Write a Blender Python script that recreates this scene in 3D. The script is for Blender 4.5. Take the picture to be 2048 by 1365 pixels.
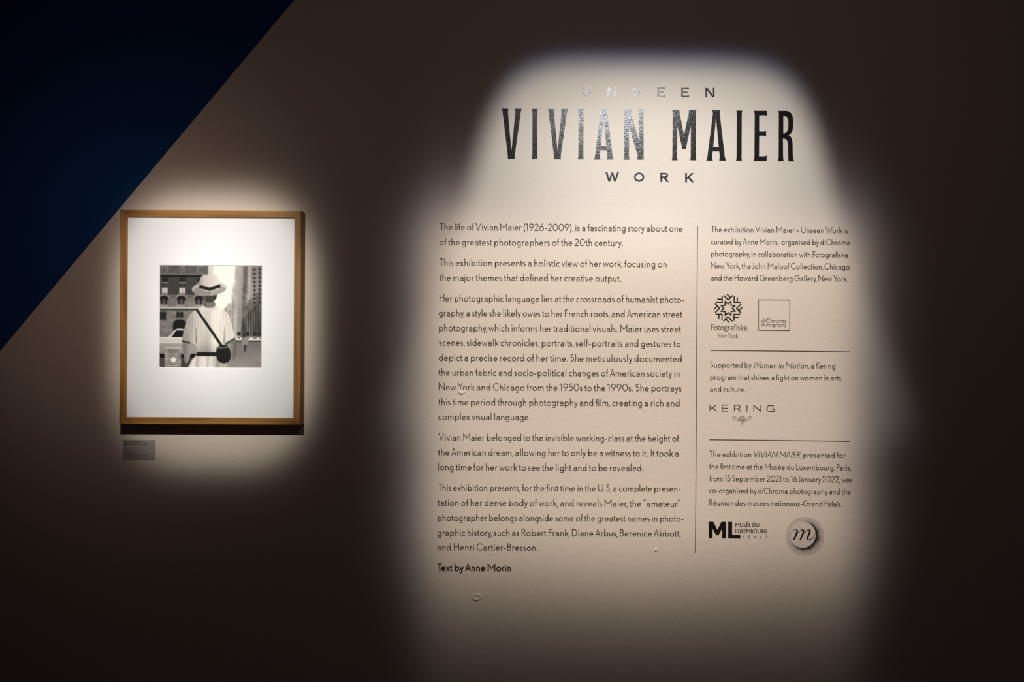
import bpy, bmesh, math, random
import numpy as np
from math import pi, sin, cos, radians
from mathutils import Vector

for o in list(bpy.data.objects):
    bpy.data.objects.remove(o, do_unlink=True)
S = bpy.context.scene
COL = S.collection

# ------------------------------------------------------------------ camera
PX = 0.0015                 # metres of wall per photograph pixel
LENS = 30.0
D = 2048 * PX * LENS / 36.0 # camera to wall
EYE = 1.45                  # camera height
ROLL = 0.0076
cd = bpy.data.cameras.new('camera')
cd.lens = LENS; cd.sensor_width = 36.0; cd.clip_start = 0.05
cam = bpy.data.objects.new('camera', cd); COL.objects.link(cam)
cam.location = (0, -D, EYE)
cam.rotation_euler = (pi / 2, -ROLL, 0)
S.camera = cam

def W(px, py, dist=D):
    """photograph pixel -> (x, z) on the wall plane (or a plane parallel to it)"""
    dx, dy = px - 1024.0, 682.5 - py
    k = PX * dist / D
    c, s = cos(ROLL), sin(ROLL)
    return ((dx * c - dy * s) * k, EYE + (dx * s + dy * c) * k)

# ------------------------------------------------------------------ exposure, world
vs = S.view_settings
S.display_settings.display_device = 'sRGB'
vs.view_transform = 'Standard'; vs.look = 'None'; vs.exposure = 0.0; vs.gamma = 1.0
vs.use_curve_mapping = False
w = bpy.data.worlds.new('dim_gallery'); S.world = w; w.use_nodes = True
bg = w.node_tree.nodes['Background']
bg.inputs[0].default_value = (1.0, 0.80, 0.76, 1); bg.inputs[1].default_value = 0.0095

# ------------------------------------------------------------------ gallery lamps
class NT:
    """tiny node builder"""
    def __init__(self, tree): self.t = tree
    def n(self, kind, **kw):
        nd = self.t.nodes.new(kind)
        for k, v in kw.items(): setattr(nd, k, v)
        return nd
    def _in(self, sock, v):
        if hasattr(v, 'links') or hasattr(v, 'is_output'): self.t.links.new(v, sock)
        else: sock.default_value = v
    def m(self, op, a, b=None, c=None):
        nd = self.n('ShaderNodeMath', operation=op)
        self._in(nd.inputs[0], a)
        if b is not None: self._in(nd.inputs[1], b)
        if c is not None: self._in(nd.inputs[2], c)
        return nd.outputs[0]
    def add(self, a, b): return self.m('ADD', a, b)
    def mul(self, a, b): return self.m('MULTIPLY', a, b)

def lamp(name, px, py, L, energy, radius, beam):
    """framing spotlight on the ceiling track, L metres out from the wall; beam(nt, x, z) gives the
    beam profile as a function of the direction (in metres on a plane L away, from the lamp axis)"""
    ld = bpy.data.lights.new(name, 'SPOT')
    ld.energy = energy; ld.spot_size = radians(172); ld.spot_blend = 0.05; ld.shadow_soft_size = radius
    o = bpy.data.objects.new(name, ld); COL.objects.link(o)
    X, Z = W(px, py)
    o.location = (X, -L, Z); o.rotation_euler = (pi / 2, 0, 0)
    ld.use_nodes = True
    nt = NT(ld.node_tree)
    em = ld.node_tree.nodes['Emission']
    tc = nt.n('ShaderNodeTexCoord'); sp = nt.n('ShaderNodeSeparateXYZ')
    nt.t.links.new(tc.outputs['Normal'], sp.inputs[0])
    az = nt.m('ABSOLUTE', sp.outputs[2])
    sg = nt.m('SIGN', sp.outputs[2])          # the beam leaves along local -Z
    x = nt.mul(nt.m('DIVIDE', nt.mul(sp.outputs[0], 1.0), az), L)
    z = nt.mul(nt.m('DIVIDE', nt.mul(sp.outputs[1], 1.0), az), L)
    chans = beam(nt, x, z, X, Z)
    cc = nt.n('ShaderNodeCombineXYZ')
    for k in range(3): nt._in(cc.inputs[k], chans[k])
    nt.t.links.new(cc.outputs[0], em.inputs[0])
    em.inputs[1].default_value = 1.0
    return o

def soft(nt, q, n):            # 1 inside, falling through 1/2 at q = 1
    return nt.m('DIVIDE', 1.0, nt.add(1.0, nt.m('POWER', nt.m('MAXIMUM', q, 1e-4), n)))

def ell(nt, x, z, cx, cz, a, b, p=2.0):
    u = nt.m('ABSOLUTE', nt.mul(nt.add(x, -cx), 1.0 / a))
    v = nt.m('ABSOLUTE', nt.mul(nt.add(z, -cz), 1.0 / b))
    return nt.m('POWER', nt.add(nt.m('POWER', u, p), nt.m('POWER', v, p)), 1.0 / p)

# lamp A: shuttered beam on the big title (slight colour fringe at the rim, as from a projector lens)
def beam_title(nt, x, z, X, Z):
    cx, cz = W(1300.6, 516.3); cx -= X; cz -= Z
    hx, hz = W(1293, 328); hx -= X; hz -= Z
    b = 385.6 * PX
    egg = nt.add(nt.mul(nt.add(z, -cz), 0.325 / b), 1.0)
    xe = nt.add(nt.mul(nt.add(x, -cx), egg), cx)
    hot = soft(nt, ell(nt, x, z, hx, hz, 326 * PX, 168 * PX), 3.3)
    body = nt.add(nt.mul(hot, 1.43), 0.16)
    out = []
    for r, tint in ((1.0, 1.0), (1.005, 1.03), (1.022, 1.05)):
        core = soft(nt, ell(nt, xe, z, cx, cz, 401 * PX, b * r, 5.8), 56.0)
        out.append(nt.mul(nt.mul(core, body), tint))
    return out

# lamp B: shuttered beam on the text columns
def beam_text(nt, x, z, X, Z):
    lx, rx = W(854, 800)[0] - X, W(1713, 800)[0] - X
    cx = (lx + rx) / 2; cz = W(1280, 830)[1] - Z
    hx, hz = W(1282, 1175); hx -= X; hz -= Z
    hot = soft(nt, ell(nt, x, z, hx, hz, 561 * PX, 309 * PX), 1.6)
    body = nt.add(nt.mul(hot, 2.55), 1.062)
    spill = nt.mul(soft(nt, ell(nt, x, z, cx, cz, 1330 * PX, 1330 * PX), 5.0), 0.0364)
    out = []
    for r, tint, st in ((1.0, 1.0, 1.0), (1.003, 0.91, 0.78), (1.012, 0.83, 0.73)):
        hw = (rx - lx) / 2 * r
        sides = soft(nt, nt.m('ABSOLUTE', nt.mul(nt.add(x, -cx), 1 / hw)), 19.0)
        up = nt.m('MAXIMUM', nt.mul(nt.add(z, -cz), 1 / (392 * PX * (2 * r - 1))), 0.0)
        dn = nt.m('MAXIMUM', nt.mul(nt.add(z, -cz), -1 / (322 * PX)), 0.0)
        tb = nt.mul(soft(nt, up, 11.5), soft(nt, dn, 5.4))
        out.append(nt.add(nt.mul(nt.mul(nt.mul(sides, tb), body), tint), nt.mul(spill, st)))
    return out

# lamp C: narrow beam on the framed print, with some warm stray light left of it
def beam_print(nt, x, z, X, Z):
    cx, cz = W(428.7, 661); cx -= X; cz -= Z
    hz = W(429, 665)[1] - Z
    sx, sz = W(209, 560); sx -= X; sz -= Z
    hot = soft(nt, ell(nt, x, z, cx, hz, 137 * PX, 198 * PX), 3.1)
    body = nt.add(nt.mul(hot, 0.76), 0.49)
    core = nt.mul(soft(nt, ell(nt, x, z, cx, cz, 204 * PX, 274 * PX, 3.0), 17.0), body)
    stray = nt.mul(soft(nt, ell(nt, x, z, sx, sz, 300 * PX, 344 * PX), 3.9), 0.11)
    return [nt.add(nt.mul(core, t), nt.mul(stray, s)) for t, s in ((1.0, 1.0), (0.965, 0.72), (0.90, 0.64))]

lamp('title_spotlight', 1365, -170, 1.65, 100.0, 0.045, beam_title)
lamp('text_spotlight', 1210, -190, 1.75, 100.0, 0.045, beam_text)
lamp('print_spotlight', 612, 153, 1.40, 100.0, 0.012, beam_print)

# ------------------------------------------------------------------ materials
def mat(name, col, rough=0.6, spec=0.5, bump=None, attr=None):
    m = bpy.data.materials.new(name); m.use_nodes = True
    t = m.node_tree; b = t.nodes['Principled BSDF']
    b.inputs['Base Color'].default_value = (*col, 1)
    b.inputs['Roughness'].default_value = rough
    b.inputs['Specular IOR Level'].default_value = spec
    if attr:
        a = t.nodes.new('ShaderNodeAttribute'); a.attribute_name = attr
        t.links.new(a.outputs['Color'], b.inputs['Base Color'])
    if bump:
        geo = t.nodes.new('ShaderNodeNewGeometry')
        h = None
        for scale, amt in bump:
            nz = t.nodes.new('ShaderNodeTexNoise')
            nz.inputs['Scale'].default_value = scale; nz.inputs['Detail'].default_value = 3.0
            t.links.new(geo.outputs['Position'], nz.inputs['Vector'])
            mu = t.nodes.new('ShaderNodeMath'); mu.operation = 'MULTIPLY'; mu.inputs[1].default_value = amt
            t.links.new(nz.outputs['Fac'], mu.inputs[0])
            if h is None: h = mu.outputs[0]
            else:
                ad = t.nodes.new('ShaderNodeMath'); ad.operation = 'ADD'
                t.links.new(h, ad.inputs[0]); t.links.new(mu.outputs[0], ad.inputs[1]); h = ad.outputs[0]
        bp = t.nodes.new('ShaderNodeBump'); bp.inputs['Strength'].default_value = 1.0
        bp.inputs['Distance'].default_value = 1.0
        t.links.new(h, bp.inputs['Height']); t.links.new(bp.outputs[0], b.inputs['Normal'])
    return m

PEEL = ((300.0, 0.0005), (60.0, 0.0008))
PEEL_V = ((330.0, 0.00034), (60.0, 0.0003))
M_WALL = mat('warm_white_wall_paint', (0.72, 0.62, 0.52), 0.7, 0.2, PEEL)
M_BLUE = mat('deep_blue_wall_paint', (0.012, 0.058, 0.200), 0.85, 0.0, PEEL)
M_VINYL = mat('black_gloss_vinyl', (0.012, 0.009, 0.009), 0.21, 0.25, PEEL_V)
M_INK = mat('black_satin_vinyl', (0.034, 0.024, 0.018), 0.6, 0.2, PEEL)
M_BLACK = mat('dense_black_vinyl', (0.010, 0.006, 0.005), 0.6, 0.15, PEEL)
M_GREY = mat('grey_brown_vinyl', (0.10, 0.08, 0.065), 0.6, 0.25, PEEL)
M_FLOOR = mat('dark_floor', (0.045, 0.04, 0.037), 0.6, 0.3, ((30.0, 0.0006),))
M_MAT = mat('white_mat_board', (0.92, 0.925, 0.93), 0.9, 0.1, ((900.0, 0.00003),))
M_BEVEL = mat('mat_board_core', (0.93, 0.92, 0.90), 0.9, 0.1)
M_BACK = mat('brown_backing', (0.10, 0.07, 0.05), 0.9, 0.1)
M_CARD = mat('grey_caption_card', (0.36, 0.315, 0.275), 0.55, 0.3, ((300.0, 0.0001),))
M_PRINT = mat('silver_print', (0.5, 0.5, 0.5), 0.55, 0.2, None, 'Col')
M_DISC = mat('printed_disc', (0.5, 0.5, 0.5), 0.6, 0.25, PEEL, 'Col')

def wood(name):
    m = bpy.data.materials.new(name); m.use_nodes = True
    t = m.node_tree; b = t.nodes['Principled BSDF']
    tc = t.nodes.new('ShaderNodeTexCoord'); mp = t.nodes.new('ShaderNodeMapping')
    mp.inputs['Scale'].default_value = (5, 90, 90)
    t.links.new(tc.outputs['Object'], mp.inputs[0])
    n1 = t.nodes.new('ShaderNodeTexNoise'); n1.inputs['Scale'].default_value = 1.0
    n1.inputs['Detail'].default_value = 6; n1.inputs['Distortion'].default_value = 0.6
    t.links.new(mp.outputs[0], n1.inputs['Vector'])
    r = t.nodes.new('ShaderNodeValToRGB')
    r.color_ramp.elements[0].position = 0.32; r.color_ramp.elements[0].color = (0.25, 0.108, 0.025, 1)
    r.color_ramp.elements[1].position = 0.68; r.color_ramp.elements[1].color = (0.46, 0.235, 0.066, 1)
    t.links.new(n1.outputs['Fac'], r.inputs[0]); t.links.new(r.outputs[0], b.inputs['Base Color'])
    bp = t.nodes.new('ShaderNodeBump'); bp.inputs['Strength'].default_value = 0.25
    bp.inputs['Distance'].default_value = 0.001
    t.links.new(n1.outputs['Fac'], bp.inputs['Height']); t.links.new(bp.outputs[0], b.inputs['Normal'])
    b.inputs['Roughness'].default_value = 0.5; b.inputs['Specular IOR Level'].default_value = 0.3
    return m
M_OAK = wood('oiled_oak')

# ------------------------------------------------------------------ object helpers
def obj(name, verts, faces, m, parent=None, loc=None, smooth=False):
    me = bpy.data.meshes.new(name); me.from_pydata([tuple(v) for v in verts], [], faces); me.update()
    for mm in (m if isinstance(m, (list, tuple)) else [m]): me.materials.append(mm)
    if smooth:
        for p in me.polygons: p.use_smooth = True
    o = bpy.data.objects.new(name, me); COL.objects.link(o)
    if loc is not None: o.location = loc
    if parent is not None: o.parent = parent
    return o

def tag(o, label, cat, group=None):
    o['label'] = label; o['category'] = cat
    if group: o['group'] = group
    return o

def thing(name, label, cat, px, py, y=0.0, group=None):
    o = bpy.data.objects.new(name, None); COL.objects.link(o)
    o.empty_display_size = 0.05
    X, Z = W(px, py); o.location = (X, y, Z)
    return tag(o, label, cat, group)

FILM = -0.0004          # vinyl film sits this far off the wall
class Film:
    """collects flat shapes in photograph pixels; build() lays them on the wall as one mesh"""
    def __init__(self): self.v = []; self.f = []; self.lay = []
    def step(self):                            # every stroke lies a hair above the one before
        n = (self.lay[-1] + 1) if self.lay else 0
        self.lay += [n] * (len(self.v) - len(self.lay))
    def poly(self, pts):                       # convex or simple fan-safe polygon
        k = len(self.v); self.v += pts; self.f.append(tuple(range(k, k + len(pts)))); self.step()
    def ribbon(self, pts, wd, closed=False):
        """pts: list of (x, y) px; wd: width px or list of widths"""
        n = len(pts)
        if n < 2: return
        ws = wd if isinstance(wd, (list, tuple)) else [wd] * n
        P = [np.array(p, float) for p in pts]
        L, R = [], []
        for i in range(n):
            a = P[(i - 1) % n] if (closed or i > 0) else None
            c = P[(i + 1) % n] if (closed or i < n - 1) else None
            d0 = (P[i] - a) / max(np.linalg.norm(P[i] - a), 1e-9) if a is not None else None
            d1 = (c - P[i]) / max(np.linalg.norm(c - P[i]), 1e-9) if c is not None else None
            if d0 is None: d0 = d1
            if d1 is None: d1 = d0
            n0 = np.array((-d0[1], d0[0])); n1 = np.array((-d1[1], d1[0]))
            nn = n0 + n1; l = np.linalg.norm(nn)
            nn = n0 if l < 1e-6 else nn / l
            k = 1.0 / max(nn.dot(n0), 0.42)
            h = ws[i] / 2 * k
            L.append(tuple(P[i] + nn * h)); R.append(tuple(P[i] - nn * h))
        k = len(self.v); self.v += L + R
        m = n if closed else n - 1
        for i in range(m):
            j = (i + 1) % n
            self.f.append((k + i, k + j, k + n + j, k + n + i))
        self.step()
    def disc(self, x, y, r, n=10):
        self.poly([(x + r * cos(2 * pi * i / n), y + r * sin(2 * pi * i / n)) for i in range(n)])
    def build(self, name, m, parent=None, lift=0.0):
        y = FILM - lift
        if parent is not None:
            ox, oz = parent.location.x, parent.location.z; base = (0, 0, 0)
        else:
            xs = [p[0] for p in self.v]; ys = [p[1] for p in self.v]
            ox, oz = W((min(xs) + max(xs)) / 2, (min(ys) + max(ys)) / 2); base = (ox, 0, oz)
        self.step(); vv = []
        for p, q in zip(self.v, self.lay):
            X, Z = W(*p); vv.append((X - ox, y - min(q, 40 + q % 7) * 4e-6, Z - oz))
        ff = []
        for f in self.f:                      # face the room (-Y)
            a = 0.0
            for i in range(len(f)):
                p, q = vv[f[i]], vv[f[(i + 1) % len(f)]]
                a += p[0] * q[2] - q[0] * p[2]
            ff.append(f if a > 0 else f[::-1])
        return obj(name, vv, ff, m, parent, base)

def tess(loops):
    """fill outlines (first outer, others holes) -> verts, tris, by a 2D filled curve"""
    cu = bpy.data.curves.new('tmp', 'CURVE'); cu.dimensions = '2D'; cu.fill_mode = 'BOTH'
    for lp in loops:
        s = cu.splines.new('POLY'); s.points.add(len(lp) - 1)
        for i, p in enumerate(lp): s.points[i].co = (p[0], p[1], 0, 1)
        s.use_cyclic_u = True
    o = bpy.data.objects.new('tmp', cu)
    me = o.to_mesh()
    v = [tuple(q.co[:2]) for q in me.vertices]; f = [tuple(p.vertices) for p in me.polygons]
    o.to_mesh_clear(); bpy.data.objects.remove(o); bpy.data.curves.remove(cu)
    return v, f

def fill(film, loops):
    v, f = tess(loops); k = len(film.v)
    film.v += v; film.f += [tuple(i + k for i in q) for q in f]; film.step()

# ------------------------------------------------------------------ the setting
def wall():
    x0, x1, z0, z1 = -4.0, 4.5, 0.0, 3.4
    a = np.array(W(588.5, 0)); b = np.array(W(0, 703))       # edge of the blue field
    d = (b - a)
    t1 = (z1 - a[1]) / d[1]; top = a + d * t1
    t0 = (x0 - a[0]) / d[0]; low = a + d * t0
    if low[1] < z0:
        t0 = (z0 - a[1]) / d[1]; low = a + d * t0
    v = [(x0, 0, z0), (x1, 0, z0), (x1, 0, z1), (top[0], 0, z1), (low[0], 0, low[1]), (x0, 0, z1)]
    T = 0.12
    if low[1] > z0 + 1e-6:
        f = [(0, 1, 2, 3, 4), (4, 3, 5)]
    else:
        f = [(4, 1, 2, 3), (0, 4, 3, 5)]
    k = len(v)
    v += [(x0, T, z0), (x1, T, z0), (x1, T, z1), (x0, T, z1)]
    f += [(k + 1, k, k + 3, k + 2), (2, 1, k + 1, k + 2), (5, k + 3, k, 0), (1, 0, k, k + 1), (5, 3, 2, k + 2, k + 3)]
    o = obj('wall_back', v, f, [M_WALL, M_BLUE])
    o.data.polygons[1].material_index = 1
    o['kind'] = 'structure'; o['label'] = 'warm white gallery wall with a diagonal deep blue painted field'
    return o
WALL = wall()
fl = obj('floor', [(-4, 0.12, -0.02), (4.5, 0.12, -0.02), (4.5, -4.5, -0.02), (-4, -4.5, -0.02),
                   (-4, 0.12, 0), (4.5, 0.12, 0), (4.5, -4.5, 0), (-4, -4.5, 0)],
         [(0, 1, 2, 3), (7, 6, 5, 4), (0, 4, 5, 1), (1, 5, 6, 2), (2, 6, 7, 3), (3, 7, 4, 0)], M_FLOOR)
fl['kind'] = 'structure'

def blemish(name, px, py, rx, ry, prof, rot=0.0, label=None, seg=28, sector=None):
    """small raised or dimpled patch in the paint: prof = [(radius fraction, height m)]"""
    X, Z = W(px, py); v = []; f = []
    for q, h in prof:
        for i in range(seg):
            a = 2 * pi * i / seg
            hh = h * (sector(a) if sector else 1.0)
            x, z = rx * PX * q * cos(a), ry * PX * q * sin(a)
            v.append((x * cos(rot) - z * sin(rot), -hh, x * sin(rot) + z * cos(rot)))
    for k in range(len(prof) - 1):
        for i in range(seg):
            j = (i + 1) % seg
            f.append((k * seg + i, k * seg + j, (k + 1) * seg + j, (k + 1) * seg + i))
    f.append(tuple((len(prof) - 1) * seg + i for i in range(seg)))
    o = obj(name, v, f, M_WALL, WALL, (X, -0.0001, Z), smooth=True)
    if label: o['label'] = label
    return o
blemish('filled_hole', 953.5, 1195, 11.0, 7.6, [(1.0, 0.0), (0.93, 0.0014), (0.82, 0.0022), (0.66, 0.0016), (0.45, 0.0012), (0.22, 0.0002), (0.08, 0.0001)],
        0.16, 'oval filled screw hole with a raised rim below the bold credit line')
blemish('paint_blister', 923.4, 780.0, 8.6, 8.6, [(1.0, 0.0), (0.97, 0.0030), (0.86, 0.0036), (0.45, 0.0020), (0.15, 0.0008)], 0,
        'round blister in the paint under a text line', sector=lambda a: max(0.0, -sin(a)) ** 0.8)
blemish('paint_drip', 1128.5, 727.0, 5.5, 2.8, [(1.0, 0.0), (0.8, 0.0006), (0.4, 0.0009), (0.1, 0.0009)], 0.1, 'small drip in the paint')
blemish('paint_lump', 1311.5, 1100.5, 3.3, 3.2, [(1.0, 0.0), (0.9, 0.0020), (0.6, 0.0034), (0.2, 0.0038)], 0.3, 'small hard lump in the paint')
blemish('paint_speck', 978.5, 1109.0, 2.6, 1.5, [(1.0, 0.0), (0.7, 0.0009), (0.2, 0.0012)], 0.0, 'tiny speck in the paint')

# ------------------------------------------------------------------ monoline alphabet
# each glyph: outer width, side codes (s straight, r round, d diagonal / open), strokes; cap height 1
def A(cx, cy, rx, ry, a0, a1, n=None):
    n = n or max(5, int(abs(a1 - a0) / 13))
    return [(cx + rx * cos(radians(a0 + (a1 - a0) * i / n)), cy + ry * sin(radians(a0 + (a1 - a0) * i / n))) for i in range(n + 1)]
def P(*seg):
    out = []
    for s in seg:
        for p in (s if isinstance(s, list) else [s]):
            if not out or abs(p[0] - out[-1][0]) + abs(p[1] - out[-1][1]) > 1e-4: out.append(p)
    return out
def bez(p0, p1, p2, p3, n=9):
    return [tuple((1 - t) ** 3 * a + 3 * (1 - t) ** 2 * t * b + 3 * (1 - t) * t * t * c + t ** 3 * d
                  for a, b, c, d in zip(p0, p1, p2, p3)) for t in [i / n for i in range(n + 1)]]
DOT = lambda x, y: ('dot', x, y)
h = .055; X = .58
STEM = lambda x, a, b: [(x, a), (x, b)]
bowl = lambda cx: A(cx, .29, .207, .238, 0, 360, 26)
G = {
 'a': (.48, 'rs', [P(A(.245, .385, .18, .142, 152, 0), (.425, 0)), P((.425, .335), (.22, .335), A(.205, .1925, .15, .1425, 90, 270), (.29, .05), (.425, .12))]),
 'b': (.56, 'sr', [STEM(h, 0, 1), bowl(.298)]),
 'c': (.48, 'rd', [A(.27, .29, .215, .238, 48, 312)]),
 'd': (.56, 'rs', [STEM(.505, 0, 1), bowl(.262)]),
 'e': (.53, 'rr', [P((.06, .305), (.472, .305), A(.265, .29, .21, .238, 4, 318))]),
 'f': (.29, 'dd', [P((.14, 0), A(.265, .84, .125, .105, 180, 85)), [(.0, .53), (.28, .53)]]),
 'g': (.52, 'rs', [bowl(.262), P((.465, .58), A(.27, -.075, .195, .135, 0, -152))]),
 'h': (.45, 'ss', [STEM(h, 0, 1), P(A(.225, .325, .17, .203, 180, 0), (.395, 0))]),
 'i': (.11, 'ss', [STEM(h, 0, X), DOT(h, .80)]),
 'j': (.14, 'ds', [P((.085, X), A(-.035, -.1, .12, .10, 0, -85)), DOT(.085, .80)]),
 'k': (.45, 'sd', [STEM(h, 0, 1), [(.40, X), (.10, .275)], [(.185, .335), (.43, 0)]]),
 'l': (.11, 'ss', [STEM(h, 0, 1)]),
 'm': (.75, 'ss', [STEM(h, 0, X), P(A(.215, .325, .16, .203, 180, 0), (.375, 0)), P(A(.535, .325, .16, .203, 180, 0), (.695, 0))]),
 'n': (.45, 'ss', [STEM(h, 0, X), P(A(.225, .325, .17, .203, 180, 0), (.395, 0))]),
 'o': (.59, 'rr', [A(.295, .29, .24, .24, 0, 360, 28)]),
 'p': (.56, 'sr', [STEM(h, -.255, X), bowl(.298)]),
 'r': (.30, 'sd', [STEM(h, 0, X), A(.225, .335, .17, .195, 180, 72)]),
 's': (.37, 'dr', [P(A(.19, .422, .125, .108, 42, 268), A(.182, .182, .13, .132, 88, -142))]),
 't': (.30, 'dd', [P((.12, .77), A(.235, .155, .115, .105, 180, 275), (.29, .052)), [(.0, .53), (.28, .53)]]),
 'u': (.45, 'ss', [P((h, X), A(.225, .255, .17, .203, 180, 360)), STEM(.395, 0, X)]),
 'v': (.47, 'dd', [[(.045, X), (.235, .03), (.425, X)]]),
 'w': (.74, 'dd', [[(.045, X), (.21, .04), (.37, .53), (.53, .04), (.695, X)]]),
 'x': (.46, 'dd', [[(.05, X), (.41, 0)], [(.40, X), (.05, 0)]]),
 'y': (.47, 'dd', [[(.045, X), (.25, .06)], P((.43, X), (.215, -.12), A(.12, -.085, .10, .115, -20, -110), (.03, -.19))]),
 'A': (.68, 'dd', [[(.045, 0), (.34, .985), (.635, 0)], [(.15, .29), (.53, .29)]]),
 'B': (.53, 'sr', [STEM(h, 0, 1), P((h, .945), (.25, .945), A(.25, .742, .165, .203, 90, -90), (h, .54)), P((.25, .54), (.27, .54), A(.27, .2975, .195, .2425, 90, -90), (h, .055))]),
 'C': (.80, 'rd', [A(.46, .5, .405, .45, 46, 314)]),
 'D': (.70, 'sr', [STEM(h, 0, 1), P((h, .945), (.26, .945), A(.26, .5, .38, .445, 90, -90), (h, .055))]),
 'E': (.47, 'sd', [STEM(h, 0, 1), [(h, .945), (.46, .945)], [(h, .53), (.42, .53)], [(h, .055), (.46, .055)]]),
 'F': (.46, 'sd', [STEM(h, 0, 1), [(h, .945), (.46, .945)], [(h, .53), (.43, .53)]]),
 'G': (.90, 'rd', [P(A(.46, .5, .405, .45, 46, 358), (.50, .485))]),
 'H': (.67, 'ss', [STEM(h, 0, 1), STEM(.615, 0, 1), [(h, .53), (.615, .53)]]),
 'I': (.11, 'ss', [STEM(h, 0, 1)]),
 'J': (.26, 'ds', [P((.205, 1), A(.07, .18, .135, .14, 0, -75), (.0, .05))]),
 'K': (.56, 'sd', [STEM(h, 0, 1), [(.50, 1), (.09, .52)], [(.15, .57), (.53, 0)]]),
 'L': (.46, 'sd', [STEM(h, 0, 1), [(h, .055), (.46, .055)]]),
 'M': (.94, 'ss', [[(h, 0), (h, .90), (.47, .37), (.885, .90), (.885, 0)], STEM(h, 0, 1), STEM(.885, 0, 1)]),
 'N': (.80, 'ss', [STEM(h, 0, 1), STEM(.745, 0, 1), [(.06, .95), (.74, .05)]]),
 'O': (.92, 'rr', [A(.46, .5, .405, .45, 0, 360, 34)]),
 'P': (.51, 'sr', [STEM(h, 0, 1), P((h, .945), (.24, .945), A(.24, .71, .21, .235, 90, -90), (h, .475))]),
 'R': (.56, 'sd', [STEM(h, 0, 1), P((h, .945), (.24, .945), A(.24, .71, .21, .235, 90, -90), (h, .475)), [(.22, .475), (.51, 0)]]),
 'S': (.50, 'dr', [P(A(.255, .745, .175, .20, 38, 266), A(.24, .30, .20, .245, 86, -142))]),
 'T': (.52, 'dd', [[(0, .945), (.52, .945)], STEM(.26, 0, .945)]),
 'U': (.72, 'ss', [P((h, 1), A(.36, .375, .305, .325, 180, 360), (.665, 1))]),
 'V': (.76, 'dd', [[(.045, 1), (.38, .03), (.715, 1)]]),
 'W': (1.10, 'dd', [[(.045, 1), (.30, .03), (.55, .88), (.80, .03), (1.055, 1)]]),
 'X': (.64, 'dd', [[(.05, 1), (.59, 0)], [(.58, 1), (.05, 0)]]),
 'Y': (.68, 'dd', [[(.045, 1), (.34, .48)], [(.635, 1), (.34, .46), (.34, 0)]]),
 '0': (.72, 'rr', [A(.36, .5, .305, .455, 0, 360, 30)]),
 '1': (.30, 'ds', [[(.0, .84), (.2, .955)], STEM(.235, 0, 1)]),
 '2': (.62, 'dd', [P(A(.295, .70, .225, .25, 168, -32), (.07, .055), (.60, .055))]),
 '5': (.56, 'dr', [P((.50, .945), (.175, .945), (.125, .56), A(.25, .33, .25, .275, 118, -145))]),
 '6': (.65, 'rr', [A(.325, .315, .268, .265, 0, 360, 24), [(.088, .43), (.45, 1)]]),
 '9': (.65, 'rr', [A(.325, .685, .268, .265, 0, 360, 24), [(.562, .57), (.20, 0)]]),
 '4': (.60, 'dd', [[(.44, 0), (.44, .95), (.05, .25), (.58, .25)]]),
 '(': (.25, 'sd', [A(.62, .39, .56, .86, 136, 224, 10)]),
 ')': (.25, 'ds', [A(-.37, .39, .56, .86, 44, -44, 10)]),
 ',': (.14, 'dd', [[(.11, .10), (.03, -.15)]]),
 '.': (.14, 'ss', [DOT(.07, .075)]),
 '-': (.27, 'ss', [[(0, .30), (.27, .30)]]),
 '\u2013': (.38, 'ss', [[(0, .33), (.38, .33)]]),
 '\u201c': (.28, 'ss', [[(.09, .98), (.03, .78)], [(.25, .98), (.19, .78)]]),
 '\u201d': (.28, 'dd', [[(.09, .98), (.03, .78)], [(.25, .98), (.19, .78)]]),
}
G['\u00e9'] = (.53, 'rr', G['e'][2] + [[(.21, .68), (.36, .86)]])
G['\u00c9'] = (.47, 'sd', G['E'][2] + [[(.19, 1.08), (.33, 1.24)]])
BEAR = {'s': .085, 'r': .048, 'd': .018}
KERN = {('f', 'i'): -.02, ('Y', 'o'): -.12, ('T', 'e'): -.12, ('V', 'i'): .03, ('r', 'y'): -.02, ('y', '.'): -.06,
        ('y', ','): -.08, ('r', ','): -.05, ('P', 'a'): -.08, ('F', 'o'): -.08, ('W', 'o'): -.08, ('r', '-'): -.02, ('1', '9'): .03}

def layout(text, space=.20, track=0.0):
    """-> [(char, x, italic)], total width (outer to outer); *...* marks slanted runs"""
    x = 0.0; out = []; prev = None; it = False; first = True
    for ch in text:
        if ch == '*': it = not it; continue
        if ch == ' ':
            x += space; prev = None; continue
        wd, code, _ = G[ch]
        if not first: x += BEAR[code[0]]
        if prev: x += KERN.get((prev, ch), 0.0)
        out.append((ch, x, it)); x += wd
        end = x
        x += BEAR[code[1]] + track; prev = ch; first = False
    return out, end

def set_line(film, text, x0, y0, x1, y1, cap, weight=.11, space=.20, track=0.0, dot=.078):
    """one line of lettering from (x0, y0) to (x1, y1) along its baseline, in photograph pixels"""
    gl, tw = layout(text, space, track)
    sx = (x1 - x0) / tw
    sl = (y1 - y0) / (x1 - x0)
    def T(x, y, it):
        xx = x0 + (x + (.20 * (y - .3) if it else 0)) * sx
        return (xx - y * cap * ROLL, y0 + (xx - x0) * sl - y * cap)
    for ch, gx, it in gl:
        for st in G[ch][2]:
            if isinstance(st, tuple) and st[0] == 'dot':
                film.disc(*T(gx + st[1], st[2], it), dot * cap * weight / .11 * (1 if weight < .13 else .85))
            else:
                film.ribbon([T(gx + p[0], p[1], it) for p in st], weight * cap,
                            closed=False)
    return sx / cap

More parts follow.
